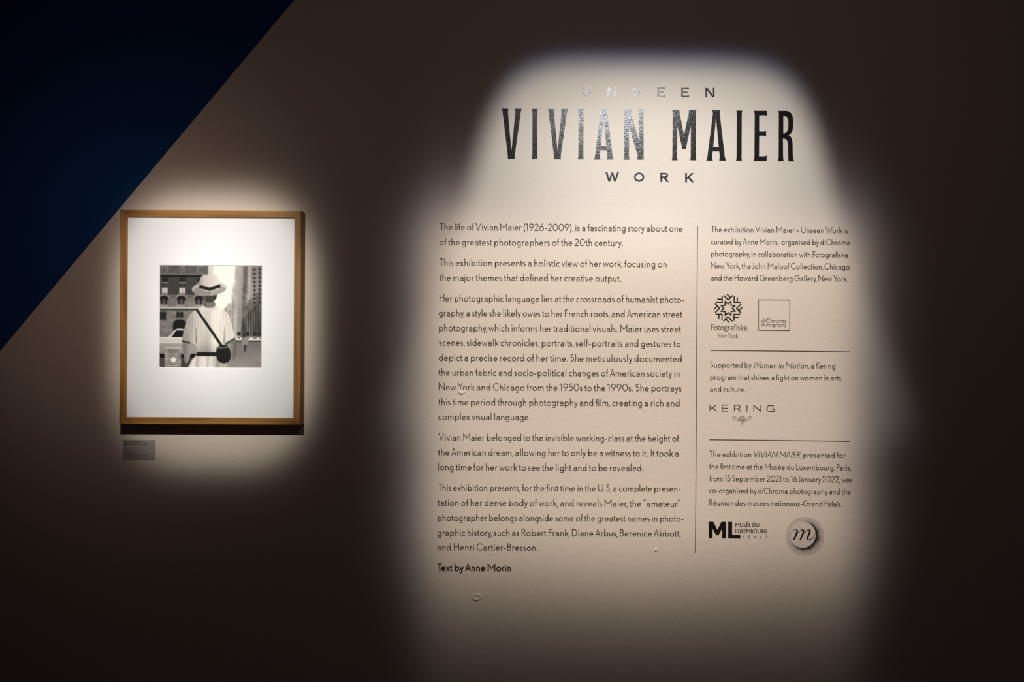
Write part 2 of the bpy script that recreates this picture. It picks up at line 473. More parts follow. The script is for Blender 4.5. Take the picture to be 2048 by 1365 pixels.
# ------------------------------------------------------------------ the text columns
def paragraph(label, lines, cap, weight=.099, cat='wall text', group=None):
    xs = [l[1] for l in lines] + [l[3] for l in lines]; ys = [l[2] for l in lines]
    t = thing('text_paragraph', label, cat, (min(xs) + max(xs)) / 2, (min(ys) + max(ys)) / 2 - cap / 2, 0, group)
    for l in lines:
        f = Film(); k = set_line(f, l[0], l[1], l[2], l[3], l[4], cap, weight)
        f.build('text_line', M_INK, t)
        STRETCH.append((round(k, 3), l[0][:24]))
    return t
STRETCH = []
CAPL, CAPR = 14.9, 12.5
GL, GR = 'paragraphs of the wide left text column', 'paragraphs of the narrow right text column'
paragraph('topmost paragraph of the left text column, two lines, with dates in brackets', [
    ('The life of Vivian Maier (1926-2009), is a fascinating story about one', 879.7, 460.8, 1365.2, 464.0),
    ('of the greatest photographers of the 20th century.', 878.8, 491.2, 1245.9, 492.7)], CAPL, group=GL)
paragraph('two-line second paragraph of the left text column, just above the nine-line one', [
    ('This exhibition presents a holistic view of her work, focusing on', 879.0, 532.2, 1333.4, 535.3),
    ('the major themes that defined her creative output.', 878.8, 562.0, 1242.7, 563.9)], CAPL, group=GL)
paragraph('longest paragraph of the left text column, nine lines, with the paint blister under it', [
    ('Her photographic language lies at the crossroads of humanist photo-', 879.0, 603.5, 1368.0, 605.9),
    ('graphy, a style she likely owes to her French roots, and American street', 877.8, 632.9, 1364.5, 635.5),
    ('photography, which informs her traditional visuals. Maier uses street', 878.0, 662.8, 1362.0, 665.3),
    ('scenes, sidewalk chronicles, portraits, self-portraits and gestures to', 877.8, 692.0, 1361.3, 694.4),
    ('depict a precise record of her time. She meticulously documented', 877.5, 722.4, 1363.5, 724.8),
    ('the urban fabric and socio-political changes of American society in', 877.1, 751.8, 1359.5, 754.1),
    ('New York and Chicago from the 1950s to the 1990s. She portrays', 877.5, 781.2, 1363.0, 783.5),
    ('this time period through photography and film, creating a rich and', 876.9, 811.1, 1359.2, 813.3),
    ('complex visual language.', 876.9, 840.4, 1061.2, 841.2)], CAPL, group=GL)
paragraph('three-line paragraph of the left text column, below the nine-line one', [
    ('Vivian Maier belonged to the invisible working-class at the height of', 877.1, 881.6, 1358.0, 884.0),
    ('the American dream, allowing her to only be a witness to it. It took a', 876.2, 911.6, 1357.0, 913.8),
    ('long time for her work to see the light and to be revealed.', 876.2, 941.0, 1287.3, 943.1)], CAPL, group=GL)
paragraph('five-line paragraph of the left text column, directly above the bold credit line', [
    ('This exhibition presents, for the first time in the U.S, a complete presen-', 876.2, 982.6, 1361.0, 984.4),
    ('tation of her dense body of work, and reveals Maier, the \u201camateur\u201d', 875.3, 1012.4, 1359.9, 1014.7),
    ('photographer belongs alongside some of the greatest names in photo-', 875.3, 1042.5, 1367.1, 1044.4),
    ('graphic history, such as Robert Frank, Diane Arbus, Berenice Abbott,', 874.8, 1072.4, 1361.5, 1074.2),
    ('and Henri Cartier-Bresson.', 874.5, 1101.5, 1076.3, 1102.4)], CAPL, group=GL)
paragraph('bold credit line at the foot of the left text column', [
    ('Text by Anne Morin', 875.3, 1142.9, 1022.0, 1143.5)], CAPL, .158)
paragraph('topmost paragraph of the right text column, five lines above the starburst logo', [
    ('The exhibition Vivian Maier \u2013 Unseen Work is', 1422.4, 465.0, 1695.3, 466.9),
    ('curated by Anne Morin,  organised by diChroma', 1421.8, 489.2, 1699.4, 491.2),
    ('photography, in collaboration with Fotografiska', 1422.1, 513.7, 1695.3, 515.5),
    ('New York, the John Maloof Collection, Chicago,', 1421.8, 537.6, 1701.4, 539.6),
    ('and the Howard Greenberg Gallery, New York.', 1421.7, 561.6, 1696.1, 563.7)], CAPR, .100, group=GR)
paragraph('three-line paragraph between the two horizontal rules, with slanted words', [
    ('Supported by *Women In Motion*, a Kering', 1420.3, 735.9, 1670.4, 738.0),
    ('program that shines a light on women in arts', 1420.3, 760.3, 1682.5, 762.0),
    ('and culture.', 1420.0, 784.6, 1491.3, 785.0)], CAPR, .100, group=GR)
paragraph('five-line paragraph under the lower horizontal rule, with slanted capitals', [
    ('The exhbition *VIVIAN MAIER*, presented for', 1418.8, 914.6, 1690.7, 916.9),
    ('the first time at the Mus\u00e9e du Luxembourg, Paris,', 1418.6, 938.9, 1702.1, 941.4),
    ('from 15 September 2021 to 16 January 2022, was', 1418.6, 963.1, 1704.3, 965.6),
    ('co-organised by diChroma photography and the', 1418.2, 987.2, 1701.0, 989.6),
    ('R\u00e9union des mus\u00e9es nationaux-Grand Palais.', 1418.6, 1011.9, 1684.9, 1014.3)], CAPR, .100, group=GR)

def rule(label, a, b, wd, group=None):
    f = Film(); f.ribbon([a, b], wd)
    o = f.build('divider_line', M_INK); tag(o, label, 'line', group)
rule('thin upright black line between the two text columns', (1395.1, 452.0), (1390.7, 1106.4), 1.5)
rule('thin horizontal black line under the starburst and square logos', (1420.3, 701.4), (1700.6, 704.2), 1.6)
rule('thin horizontal black line under the winged emblem', (1418.8, 879.9), (1699.0, 883.1), 1.6)

# ------------------------------------------------------------------ the title
def zpoly(pts, ox, oy, k=5.934):
    return [(p[0] / k + ox, p[1] / k + oy) for p in pts]
def c3(p0, p1, p2, n=6):      # quadratic curve
    return [((1 - t) ** 2 * p0[0] + 2 * (1 - t) * t * p1[0] + t * t * p2[0],
             (1 - t) ** 2 * p0[1] + 2 * (1 - t) * t * p1[1] + t * t * p2[1]) for t in [i / n for i in range(n + 1)]]

def t_V(x, y):
    o = [(0, 0), (82, 0)] + c3((82, 0), (72, 18), (75, 60))[1:] + [(115, 505)] + c3((160, 60), (165, 18), (153, 0))[0:] + [(240, 0)] \
        + c3((240, 0), (229, 20), (224, 60))[1:] + c3((153, 560), (152, 585), (158, 597)) + [(68, 597)] + c3((68, 597), (74, 585), (72, 560))[1:] + c3((12, 60), (9, 20), (0, 0))[:-1]
    return [[(x + p[0], y + p[1]) for p in o]]
def t_I(x, y, H=596, w=58, fl=8, sl=-4):
    o = [(-fl, 0), (w + fl, 0)] + c3((w + fl, 0), (w, 14), (w, 60))[1:] + c3((w + sl + 2, H - 55), (w + sl + 1, H - 14), (w + fl + sl, H)) \
        + [(-fl + sl, H)] + c3((-fl + sl, H), (sl - 1, H - 14), (sl + 1, H - 55))[1:] + c3((0, 60), (0, 14), (-fl, 0))[:-1]
    return [[(x + p[0], y + p[1]) for p in o]]
def t_A(x, y):                 # x: left foot, top at y
    o = [(72, 0), (174, 0)] + c3((174, 0), (164, 15), (164, 45))[1:] + c3((222, 540), (228, 580), (240, 600)) + [(153, 600)] \
        + c3((153, 600), (164, 585), (162, 540))[1:] + [(157, 492), (80, 492)] + c3((76, 540), (72, 585), (84, 600)) + [(0, 600)] \
        + c3((0, 600), (14, 580), (18, 540))[1:] + c3((82, 45), (82, 15), (72, 0))[:-1]
    hole = [(119, 92), (86, 440), (152, 440)]
    return [[(x + p[0], y + p[1]) for p in o], [(x + p[0], y + p[1]) for p in hole]]
def t_N(x, y):
    o = [(0, 0), (88, 0)] + c3((88, 0), (88, 30), (100, 90))[1:] + [(178, 365), (178, 40)] + c3((178, 40), (178, 15), (170, 0))[1:] + [(243, 0)] \
        + c3((243, 0), (235, 15), (235, 50))[1:] + c3((236, 550), (236, 585), (241, 598)) + [(158, 598)] + c3((158, 598), (166, 585), (164, 545))[1:] \
        + [(62, 205)] + c3((62, 550), (62, 585), (70, 598)) + [(-6, 598)] + c3((-6, 598), (4, 585), (5, 550))[1:] + c3((8, 50), (8, 15), (0, 0))[:-1]
    return [[(x + p[0], y + p[1]) for p in o]]
def t_M(x, y):
    o = [(0, 0), (88, 0)] + c3((88, 0), (85, 25), (96, 70))[1:] + [(142, 298)] + c3((190, 70), (202, 25), (200, 0)) + [(291, 0)] \
        + c3((291, 0), (284, 15), (283, 50))[1:] + c3((281, 545), (282, 582), (290, 598)) + [(211, 598)] + c3((211, 598), (221, 582), (221, 545))[1:] \
        + [(222, 190)] + [(170, 430)] + c3((170, 430), (166, 455), (168, 468))[1:] + [(116, 468)] + c3((116, 468), (119, 455), (114, 430))[1:] + [(62, 190)] \
        + c3((58, 545), (58, 582), (68, 598)) + [(-7, 598)] + c3((-7, 598), (3, 582), (3, 545))[1:] + c3((8, 50), (8, 15), (0, 0))[:-1]
    return [[(x + p[0], y + p[1]) for p in o]]
def t_E(x, y):
    o = [(0, 0), (158, 0), (157, 66)] + c3((157, 66), (150, 52), (120, 53))[1:] + [(66, 55), (66, 247)] + [(110, 247)] + c3((110, 247), (140, 247), (148, 234))[1:] \
        + [(148, 310)] + c3((148, 310), (140, 297), (110, 297))[1:] + [(66, 297), (64, 541)] + [(118, 541)] + c3((118, 541), (148, 541), (156, 526))[1:] + [(154, 597), (-6, 597)] \
        + c3((-6, 597), (7, 580), (8, 545))[1:] + c3((12, 50), (12, 15), (0, 0))[:-1]
    return [[(x + p[0], y + p[1]) for p in o]]
def t_R(x, y):
    o = [(0, 0), (100, 0)] + c3((100, 0), (178, 5), (180, 130))[1:] + c3((180, 160), (178, 270), (124, 292))[0:] \
        + c3((124, 292), (168, 300), (172, 400))[1:] + c3((176, 540), (178, 580), (194, 598)) + [(124, 598)] + c3((124, 598), (118, 560), (118, 500))[1:] \
        + [(117, 410)] + c3((117, 410), (118, 330), (58, 330))[1:] + c3((60, 545), (60, 582), (68, 596)) + [(-8, 596)] + c3((-8, 596), (5, 580), (6, 545))[1:] \
        + c3((8, 50), (8, 15), (0, 0))[:-1]
    hole = [(62, 58)] + c3((62, 58), (121, 60), (121, 145))[1:] + c3((121, 165), (121, 268), (62, 270))[0:]
    return [[(x + p[0], y + p[1]) for p in o], [(x + p[0], y + p[1]) for p in hole]]

def title_word(label, cx, letters):
    t = thing('title_word', label, 'title lettering', cx, 270)
    for loops, off in letters:
        f = Film(); fill(f, [zpoly(l, off, 150) for l in loops])
        f.build('letter', M_VINYL, t)
title_word('tall black flared letters forming the left word of the large title, shining at their tops', 1143, [
    (t_V(140, 400), 980), (t_I(505, 402), 980), (t_V(687, 403), 980), (t_I(1052, 405), 980), (t_A(1230, 405), 980), (t_N(1587, 408), 980)])
title_word('tall black flared letters forming the right word of the large title', 1466, [
    (t_M(262, 415), 1300), (t_A(664, 418), 1300), (t_I(1031, 423), 1300), (t_E(1230, 425), 1300), (t_R(1520, 426), 1300)])

def small_word(label, cx, cy, glyphs, m):
    t = thing('title_word', label, 'title lettering', cx, cy)
    for strokes in glyphs:
        f = Film()
        for st in strokes:
            if st[0] == 'r': f.ribbon(st[1], st[2])
            else: fill(f, st[1])
        f.build('letter', m, t)
# box = x0, y0, x1, y1 outer; wd stroke; wide engraved capitals with tiny spur serifs
def spur(x, y, n, s=1.0, wd=3.3):
    e = .75
    return ('r', [(x - wd / 2 - e, y + n * .35), (x + wd / 2 + e, y + n * .35)], .8)
def w_U(x0, y0, x1, y1, wd):
    q = wd / 2; r = (x1 - x0) / 2 - q
    return [('r', P((x0 + q, y0), A((x0 + x1) / 2, y1 - q - r * .86, r, r * .86, 180, 0), (x1 - q, y0)), wd), spur(x0 + q, y0, 1), spur(x1 - q, y0, 1)]
def w_N(x0, y0, x1, y1, wd):
    q = wd / 2
    return [('r', [(x0 + q, y0), (x0 + q, y1)], wd * .92), ('r', [(x1 - q, y0), (x1 - q, y1)], wd * .92),
            ('f', [[(x0, y0), (x0 + wd * 1.3, y0), (x1, y1), (x1 - wd * 1.3, y1)]]), spur(x0 + q, y1, -1), spur(x1 - q, y0, 1)]
def w_E(x0, y0, x1, y1, wd):
    q = wd / 2; t = wd * .80; ym = (y0 + y1) / 2 - .2
    return [('r', [(x0 + q, y0), (x0 + q, y1)], wd), ('r', [(x0, y0 + t / 2), (x1, y0 + t / 2)], t), ('r', [(x0, ym), (x1 - 3.2, ym)], t),
            ('r', [(x0, y1 - t / 2), (x1, y1 - t / 2)], t), ('r', [(x1 - .4, y0), (x1 - .4, y0 + 3.6)], .9), ('r', [(x1 - .4, y1 - 3.6), (x1 - .4, y1)], .9),
            ('r', [(x1 - 3.5, ym - 2), (x1 - 3.5, ym + 2)], .8)]
def w_S(x0, y0, x1, y1, wd):
    cx = (x0 + x1) / 2; q = wd / 2; H = y1 - y0; rx = (x1 - x0) / 2 - q
    up = [(cx + rx * .96 * cos(radians(a)), y0 + q + H * .215 - H * .205 * sin(radians(a))) for a in range(25, 271, 15)]
    lo = [(cx + rx * cos(radians(a)), y1 - q - H * .225 - H * .235 * sin(radians(a))) for a in range(80, -166, -15)]
    return [('r', up[:-1] + lo, wd * .92), ('r', [(x1 - 1.2, y0), (x1 - 1.2, y0 + 4.6)], .9), ('r', [(x0 + .6, y1 - 5), (x0 + .6, y1 - .3)], .9)]
def w_W(x0, y0, x1, y1, wd):
    k = (x1 - x0)
    return [('r', [(x0 + 2.2, y0), (x0 + k * .29, y1)], wd), ('r', [(x0 + k * .29, y1), (x0 + k * .5, y0)], wd * .9),
            ('r', [(x0 + k * .5, y0), (x0 + k * .71, y1)], wd), ('r', [(x0 + k * .71, y1), (x1 - 2.0, y0)], wd * .9),
            spur(x0 + 2.2, y0, 1), spur(x1 - 2.0, y0, 1)]
def w_O(x0, y0, x1, y1, wd):
    q = wd / 2; c = A((x0 + x1) / 2, (y0 + y1) / 2, (x1 - x0) / 2 - q, (y1 - y0) / 2 - q, 0, 360, 40)
    return [('r', c, wd)]
def w_R(x0, y0, x1, y1, wd):
    q = wd / 2; t = wd * .8; ym = y0 + (y1 - y0) * .55
    bw = [(x0, y0 + t / 2), (x0 + 9.0, y0 + t / 2)] + [(x0 + 9.2 + 5.3 * sin(a), (y0 + ym) / 2 - ((ym - y0) / 2 - t / 2) * cos(a)) for a in [pi * i / 10 for i in range(1, 10)]] + [(x0 + 9, ym - t / 2), (x0, ym - t / 2)]
    return [('r', [(x0 + q + .6, y0), (x0 + q + .6, y1)], wd), ('r', bw, t * 1.1), ('r', [(x0 + 8.3, ym - 1), (x1 - 2.4, y1)], wd), spur(x0 + q + .6, y1, -1), spur(x1 - 2.2, y1, -1)]
def w_K(x0, y0, x1, y1, wd):
    q = wd / 2
    return [('r', [(x0 + q + .6, y0), (x0 + q + .6, y1)], wd), ('r', [(x1 - 2.4, y0), (x0 + 4, y0 + 10.6)], wd * .85), ('r', [(x0 + 6.5, y0 + 7.6), (x1 - 2.2, y1)], wd),
            spur(x0 + q + .6, y0, 1), spur(x0 + q + .6, y1, -1), spur(x1 - 2.4, y0, 1), spur(x1 - 2.0, y1, -1)]
small_word('widely spaced small capitals above the large title, half lost in glare', 1297, 184, [
    w_U(1164.6, 174.2, 1181.6, 192.8, 3.3), w_N(1214.8, 174.3, 1232.8, 192.9, 3.3), w_S(1265.0, 174.3, 1281.9, 193.2, 3.3),
    w_E(1314.6, 175.0, 1330.2, 193.5, 3.5), w_E(1362.3, 175.8, 1378.0, 194.1, 3.5), w_N(1410.6, 176.0, 1428.9, 194.5, 3.3)], M_VINYL)
small_word('widely spaced small capitals below the large title', 1299, 354.5, [
    w_W(1210.7, 344.8, 1238.0, 363.4, 3.7), w_O(1268.0, 345.2, 1288.4, 363.9, 3.4),
    w_R(1320.3, 346.0, 1337.8, 364.2, 3.6), w_K(1369.7, 346.4, 1387.6, 364.6, 3.6)], M_VINYL)

# ------------------------------------------------------------------ logos
def logo(name, label, px, py): return thing(name, label, 'logo', px, py)
Z1 = lambda x, y: (x / 10.779 + 1410, y / 10.779 + 580)

# starburst of eight F shapes round an eight-pointed star, with two lines of serif lettering
t = logo('starburst_logo', 'black starburst emblem with two lines of serif lettering beneath', 1456, 634)
f = Film(); cx, cy = Z1(497, 400)
star = []
for i in range(16):
    a = radians(22.5 * i + .4); r = (160 if i % 2 else 93) / 10.779
    star.append((cx + r * cos(a), cy - r * sin(a)))
f.ribbon(star, 2.45, closed=True)
f.build('star_outline', M_BLACK, t)
for k in range(8):
    f = Film(); a = radians(45 * k - .4)
    def Q(x, y):
        x /= 10.779; y /= 10.779
        return (cx + x * cos(a) - y * sin(a), cy - (x * sin(a) + y * cos(a)))
    f.ribbon([Q(128, -268), Q(128, -130), Q(266, -130)], 2.5)
    f.ribbon([Q(128, -197), Q(236, -197)], 2.5)
    f.build('ray', M_BLACK, t)

# serif lettering: strokes (points, width) with thin serifs; cap height 1, x-height .68
def sr(x, y, wd=.17): return ([(x - wd, y), (x + wd, y)], .045)
def SV(x, a, b): return ([(x, a), (x, b)], .10)
SER = {
 'F': (.58, [SV(.16, 0, 1), sr(.16, .02), sr(.12, .98, .12), ([(.16, .97), (.56, .97)], .06), ([(.56, .99), (.56, .82)], .045), ([(.16, .52), (.46, .52)], .055), ([(.46, .62), (.46, .42)], .04)]),
 'o': (.60, [(A(.30, .33, .245, .31, 60, 240), .10), (A(.30, .33, .245, .31, 240, 420), .085)]),
 't': (.36, [(P((.15, .86), A(.25, .14, .10, .115, 180, 290), (.33, .08)), .09), ([(.02, .64), (.32, .64)], .05)]),
 'g': (.58, [(A(.26, .43, .17, .22, 0, 360, 20), .08), (P((.17, .24), (.10, .14), (.16, .06), (.42, .03), A(.30, -.14, .23, .13, 60, -240)), .07), ([(.40, .58), (.56, .64)], .06)]),
 'r': (.42, [SV(.12, 0, .66), sr(.13, .02, .13), ([(.02, .63), (.12, .65)], .05), (P((.12, .46), A(.28, .5, .15, .15, 160, 60), (.40, .62)), .075)]),
 'a': (.53, [(P(A(.25, .47, .16, .17, 160, 20), (.40, .44), (.40, .12), (.44, .04), (.53, .05)), .09), (P((.40, .38), (.22, .31), A(.20, .17, .13, .14, 110, 280), (.40, .12)), .08)]),
 'f': (.36, [(P((.15, 0), A(.28, .86, .13, .13, 180, 40)), .09), ([(.0, .64), (.30, .64)], .05), sr(.15, .02, .13)]),
 'i': (.26, [SV(.13, 0, .66), sr(.13, .02, .12), ([(.02, .63), (.13, .65)], .05), ([(.13, .86), (.13, .98)], .11)]),
 's': (.42, [(P(A(.21, .50, .14, .14, 40, 265), A(.21, .18, .15, .16, 85, -150)), .08), ([(.34, .64), (.34, .50)], .04), ([(.05, .18), (.05, .02)], .04)]),
 'k': (.58, [SV(.12, 0, 1), sr(.12, .02, .12), ([(.02, .97), (.12, .99)], .05), ([(.44, .64), (.12, .34)], .05), ([(.22, .42), (.52, .02)], .09), sr(.48, .02, .10), sr(.44, .64, .10)]),
 'N': (.82, [([(.14, 0), (.14, 1)], .05), ([(.68, 0), (.68, 1)], .05), ([(.12, .98), (.68, .02)], .10), sr(.14, .02, .12), sr(.08, .98, .10), sr(.68, .98, .12)]),
 'e': (.52, [(P((.05, .38), (.45, .38), A(.27, .33, .20, .31, 10, 318)), .08)]),
 'w': (.82, [([(.06, .66), (.25, 0)], .09), ([(.25, 0), (.42, .60)], .05), ([(.40, .66), (.58, 0)], .09), ([(.58, 0), (.76, .66)], .05), sr(.07, .66, .09), sr(.75, .66, .09)]),
 'Y': (.70, [([(.08, .98), (.36, .46)], .10), ([(.64, .98), (.36, .46)], .05), SV(.36, 0, .48), sr(.36, .02, .13), sr(.10, .98, .11), sr(.62, .98, .11)]),
}
def serif_line(name, text, x0, y0, x1, y1, cap, parent, space=.22, bold=1.15):
    f = Film(); x = 0.0; pos = []
    for ch in text:
        if ch == ' ': x += space; continue
        pos.append((ch, x)); x += SER[ch][0] + .035
    sx = (x1 - x0) / (x - .035); sl = (y1 - y0) / (x1 - x0)
    for ch, gx in pos:
        for pts, wd in SER[ch][1]:
            f.ribbon([(x0 + (gx + p[0]) * sx - p[1] * cap * ROLL, y0 + (gx + p[0]) * sx * sl - p[1] * cap) for p in pts], wd * cap * bold)
    return f.build(name, M_INK, parent)
serif_line('emblem_name', 'Fotografiska', 1421.0, 660.7, 1494.4, 661.3, 11.6, t)
serif_line('city_name', 'New York', 1435.0, 675.8, 1476.4, 676.2, 8.0, t)

# square outline logo with two lines of plain sans lettering
t = logo('square_logo', 'thin square outline logo with two lines of plain lettering', 1548, 630)
f = Film()
f.ribbon([(1517.0, 600.0), (1579.4, 600.5), (1579.1, 661.4), (1516.8, 660.9)], 1.4, closed=True)
f.build('square_outline', M_INK, t)
def font_line(name, text, x0, y0, x1, y1, height, parent, m, ref='d'):
    """plain sans lettering; height = ascender height px"""
    def mesh(s):
        cu = bpy.data.curves.new('tmp', 'FONT'); cu.body = s; cu.size = 1.0; cu.resolution_u = 4
        o = bpy.data.objects.new('tmp', cu); me = o.to_mesh()
        v = [tuple(q.co[:2]) for q in me.vertices]; fs = [tuple(p.vertices) for p in me.polygons]
        o.to_mesh_clear(); bpy.data.objects.remove(o); bpy.data.curves.remove(cu)
        return v, fs
    v, fs = mesh(text); rv, _ = mesh(ref)
    hh = max(p[1] for p in rv); a, b = min(p[0] for p in v), max(p[0] for p in v)
    f = Film(); sl = (y1 - y0) / (x1 - x0)
    for p in v:
        xx = x0 + (p[0] - a) / (b - a) * (x1 - x0)
        f.v.append((xx - p[1] / hh * height * ROLL, y0 + (xx - x0) * sl - p[1] / hh * height))
    f.f = fs
    return f.build(name, m, parent)
font_line('logo_name', 'diChroma', 1522.3, 646.0, 1573.0, 646.3, 8.5, t, M_INK)
font_line('logo_subtitle', 'photography', 1522.0, 653.2, 1573.0, 653.6, 6.6, t, M_INK, 'h')

# wide-spaced thin capitals over a winged emblem
t = logo('winged_emblem_logo', 'thin widely spaced capitals above a tiny winged emblem', 1484, 830)
Z2 = lambda x, y: (x / 12.8 + 1410, y / 12.8 + 790)
def zr(pts, wd, film): film.ribbon([Z2(*p) for p in pts], wd)
KW = 1.65
def kl(strokes):
    f = Film()
    for s in strokes: zr(s, KW, f)
    f.build('letter', M_INK, t)
kl([[(125, 256), (125, 420)], [(275, 258), (195, 340), (128, 340)], [(195, 335), (290, 420)]])
kl([[(588, 263), (442, 263), (442, 418), (588, 418)], [(442, 345), (580, 345)]])
kl([[(750, 430), (750, 268), (850, 268)] + [(850 + 45 * sin(a), 312 - 44 * cos(a)) for a in [pi * i / 8 for i in range(1, 9)]] + [(750, 356)], [(835, 356), (910, 430)]])
kl([[(1072, 265), (1072, 432)]])
kl([[(1248, 434), (1248, 276), (1428, 424), (1428, 268)]])
kl([[(1760, 290)] + [(1675 - 95 * sin(a), 352 - 80 * cos(a)) for a in [-.35 + (pi + .35) * i / 14 for i in range(0, 15)]] + [(1768, 425), (1770, 362), (1690, 362)]])
f = Film(); E = 0.85
zr(bez((705, 545), (740, 540), (800, 590), (893, 640)), E, f)
zr(bez((705, 545), (725, 640), (800, 668), (925, 660)), E, f)
zr(bez((1198, 545), (1165, 540), (1100, 590), (1010, 640)), E, f)
zr(bez((1198, 545), (1180, 640), (1105, 672), (980, 664)), E, f)
f.build('wings', M_GREY, t)
f = Film()
zr(A(952, 598, 62, 57, 0, 360, 26), E, f); zr(A(952, 602, 44, 40, 0, 360, 20), .7, f); zr([(930, 590), (950, 612), (975, 590)], .7, f)
zr([(945, 610), (955, 625)], .7, f)
f.build('head', M_GREY, t)
f = Film()
zr([(915, 662), (950, 715), (990, 662)], E, f); zr([(920, 678), (985, 672)], .7, f); zr([(952, 700), (946, 735)], E, f)
zr(bez((946, 730), (925, 760), (930, 790), (942, 802)) + bez((955, 802), (975, 785), (972, 750), (952, 730)), E, f)
f.build('body', M_GREY, t)

# heavy two-letter mark with three lines of small capitals
t = logo('heavy_letter_logo', 'heavy black two-letter logo with small capitals at its right', 1476, 1061)
Z3 = lambda x, y: (x / 8.192 + 1410, y / 8.192 + 1020)
f = Film(); fill(f, [[Z3(*p) for p in ((60, 197), (137, 197), (203, 330), (268, 197), (343, 199), (343, 470), (279, 470), (279, 312), (222, 420), (182, 420), (125, 310), (125, 470), (60, 470))]])
f.build('heavy_letter', M_BLACK, t)
f = Film(); fill(f, [[Z3(*p) for p in ((378, 199), (445, 199), (445, 414), (579, 416), (579, 474), (378, 472))]])
f.build('heavy_letter', M_BLACK, t)
f = Film(); set_line(f, 'MUS\u00c9E DU', *Z3(500, 281), *Z3(884, 281), 66 / 8.192, .165, .34, .07); f.build('small_capitals', M_BLACK, t)
f = Film(); set_line(f, 'LUXEMBOURG', *Z3(500, 384), *Z3(1018, 386), 66 / 8.192, .165, .3, .07); f.build('small_capitals', M_BLACK, t)
f = Film()
for ch, a, b in (('S', 618, 648), ('\u00c9', 712, 737), ('N', 808, 835), ('A', 900, 930), ('T', 990, 1018)):
    set_line(f, ch, *Z3(a, 472), *Z3(b, 472), 44 / 8.192, .15)
o = f.build('spaced_capitals', M_GREY, t); o['label'] = 'thin grey spaced capitals'

# round eclipse logo with a script m
t = logo('round_script_logo', 'pale round logo with a dark eclipse ring and script letter', 1609.8, 1073.1)
OC = (1609.8, 1073.1); IC = (1605.4, 1070.2); RO, RI = 38.8, 26.0
random.seed(5)
rays = [(random.uniform(0, 2 * pi), random.uniform(.45, 1.0), random.uniform(.010, .028)) for _ in range(90)]
nr, na = 44, 260
v, c = [], []
base = np.array((0.54, 0.455, 0.405)); inner = np.array((0.64, 0.545, 0.475)); dark = np.array((0.02, 0.014, 0.022))
for i in range(nr + 1):
    for j in range(na):
        a = 2 * pi * j / na
        q = i / nr
        # from the inner disc's rim outwards to the outer disc's rim
        p0 = np.array((IC[0] + RI * cos(a), IC[1] - RI * sin(a))); p1 = np.array((OC[0] + RO * cos(a), OC[1] - RO * sin(a)))
        p = p0 + (p1 - p0) * q
        v.append(tuple(p))
        s = min(1.0, max(0.0, (cos(a + radians(33)) + .72) / 1.35))
        dd = (1 - q)
        sh = s * (max(0, 1 - q * 1.2) ** 1.9) * 1.45
        ry = 0.0
        for ra, rl, rw in rays:
            da = abs((a - ra + pi) % (2 * pi) - pi)
            if da < rw and q < rl * s * .95: ry = max(ry, (1 - da / rw) * .9 * (1 - q / (rl * s * .95 + 1e-6)) ** .7)
        k = min(1.0, sh + ry * s)
        c.append(base * (1 - k) + dark * k)
fc = [(i * na + j, i * na + (j + 1) % na, (i + 1) * na + (j + 1) % na, (i + 1) * na + j) for i in range(nr) for j in range(na)]
ox, oz = t.location.x, t.location.z
def disc_obj(name, v, fc, c, lift):
    vv = [(W(*p)[0] - ox, FILM - lift, W(*p)[1] - oz) for p in v]
    ff = []
    for q in fc:
        ar = sum(vv[q[i]][0] * vv[q[(i + 1) % len(q)]][2] - vv[q[(i + 1) % len(q)]][0] * vv[q[i]][2] for i in range(len(q)))
        ff.append(q if ar > 0 else q[::-1])
    o = obj(name, vv, ff, M_DISC, t)
    ca = o.data.color_attributes.new('Col', 'FLOAT_COLOR', 'POINT')
    ca.data.foreach_set('color', np.array([(*x, 1.0) for x in c], 'f').ravel())
    return o
disc_obj('outer_ring', v, fc, c, 0.0)['label'] = 'lilac grey ring with dark rays'
v = [(IC[0] + RI * cos(2 * pi * j / 80), IC[1] - RI * sin(2 * pi * j / 80)) for j in range(80)]
disc_obj('inner_disc', v, [tuple(range(80))], [inner] * 80, 0.0001)
f = Film()
def zv(pts, ws):
    n = len(pts)
    wl = [np.interp(i / (n - 1), [k / (len(ws) - 1) for k in range(len(ws))], ws) for i in range(n)]
    f.ribbon([Z3(*p) for p in pts], wl)
zv(bez((1393, 455), (1400, 345), (1490, 285), (1512, 345), 14), [.5, .9, 2.6])
zv(bez((1512, 335), (1508, 385), (1480, 440), (1452, 498), 8), [3.2, 3.6, 3.4, 3.0])
zv(bez((1478, 440), (1520, 375), (1585, 300), (1618, 342), 12), [.8, 1.2, 2.8])
zv(bez((1616, 335), (1612, 385), (1585, 440), (1555, 498), 8), [3.2, 3.6, 3.4, 3.0])
zv(bez((1582, 440), (1625, 375), (1690, 300), (1724, 342), 12), [.8, 1.2, 2.8])
zv(bez((1722, 335), (1718, 385), (1645, 500), (1700, 496), 12), [3.2, 3.6, 3.4, 1.8])
zv(bez((1690, 497), (1760, 490), (1812, 430), (1802, 360), 12), [2.0, 1.2, .6])
f.build('script_letter', M_BLACK, t, lift=0.0002)

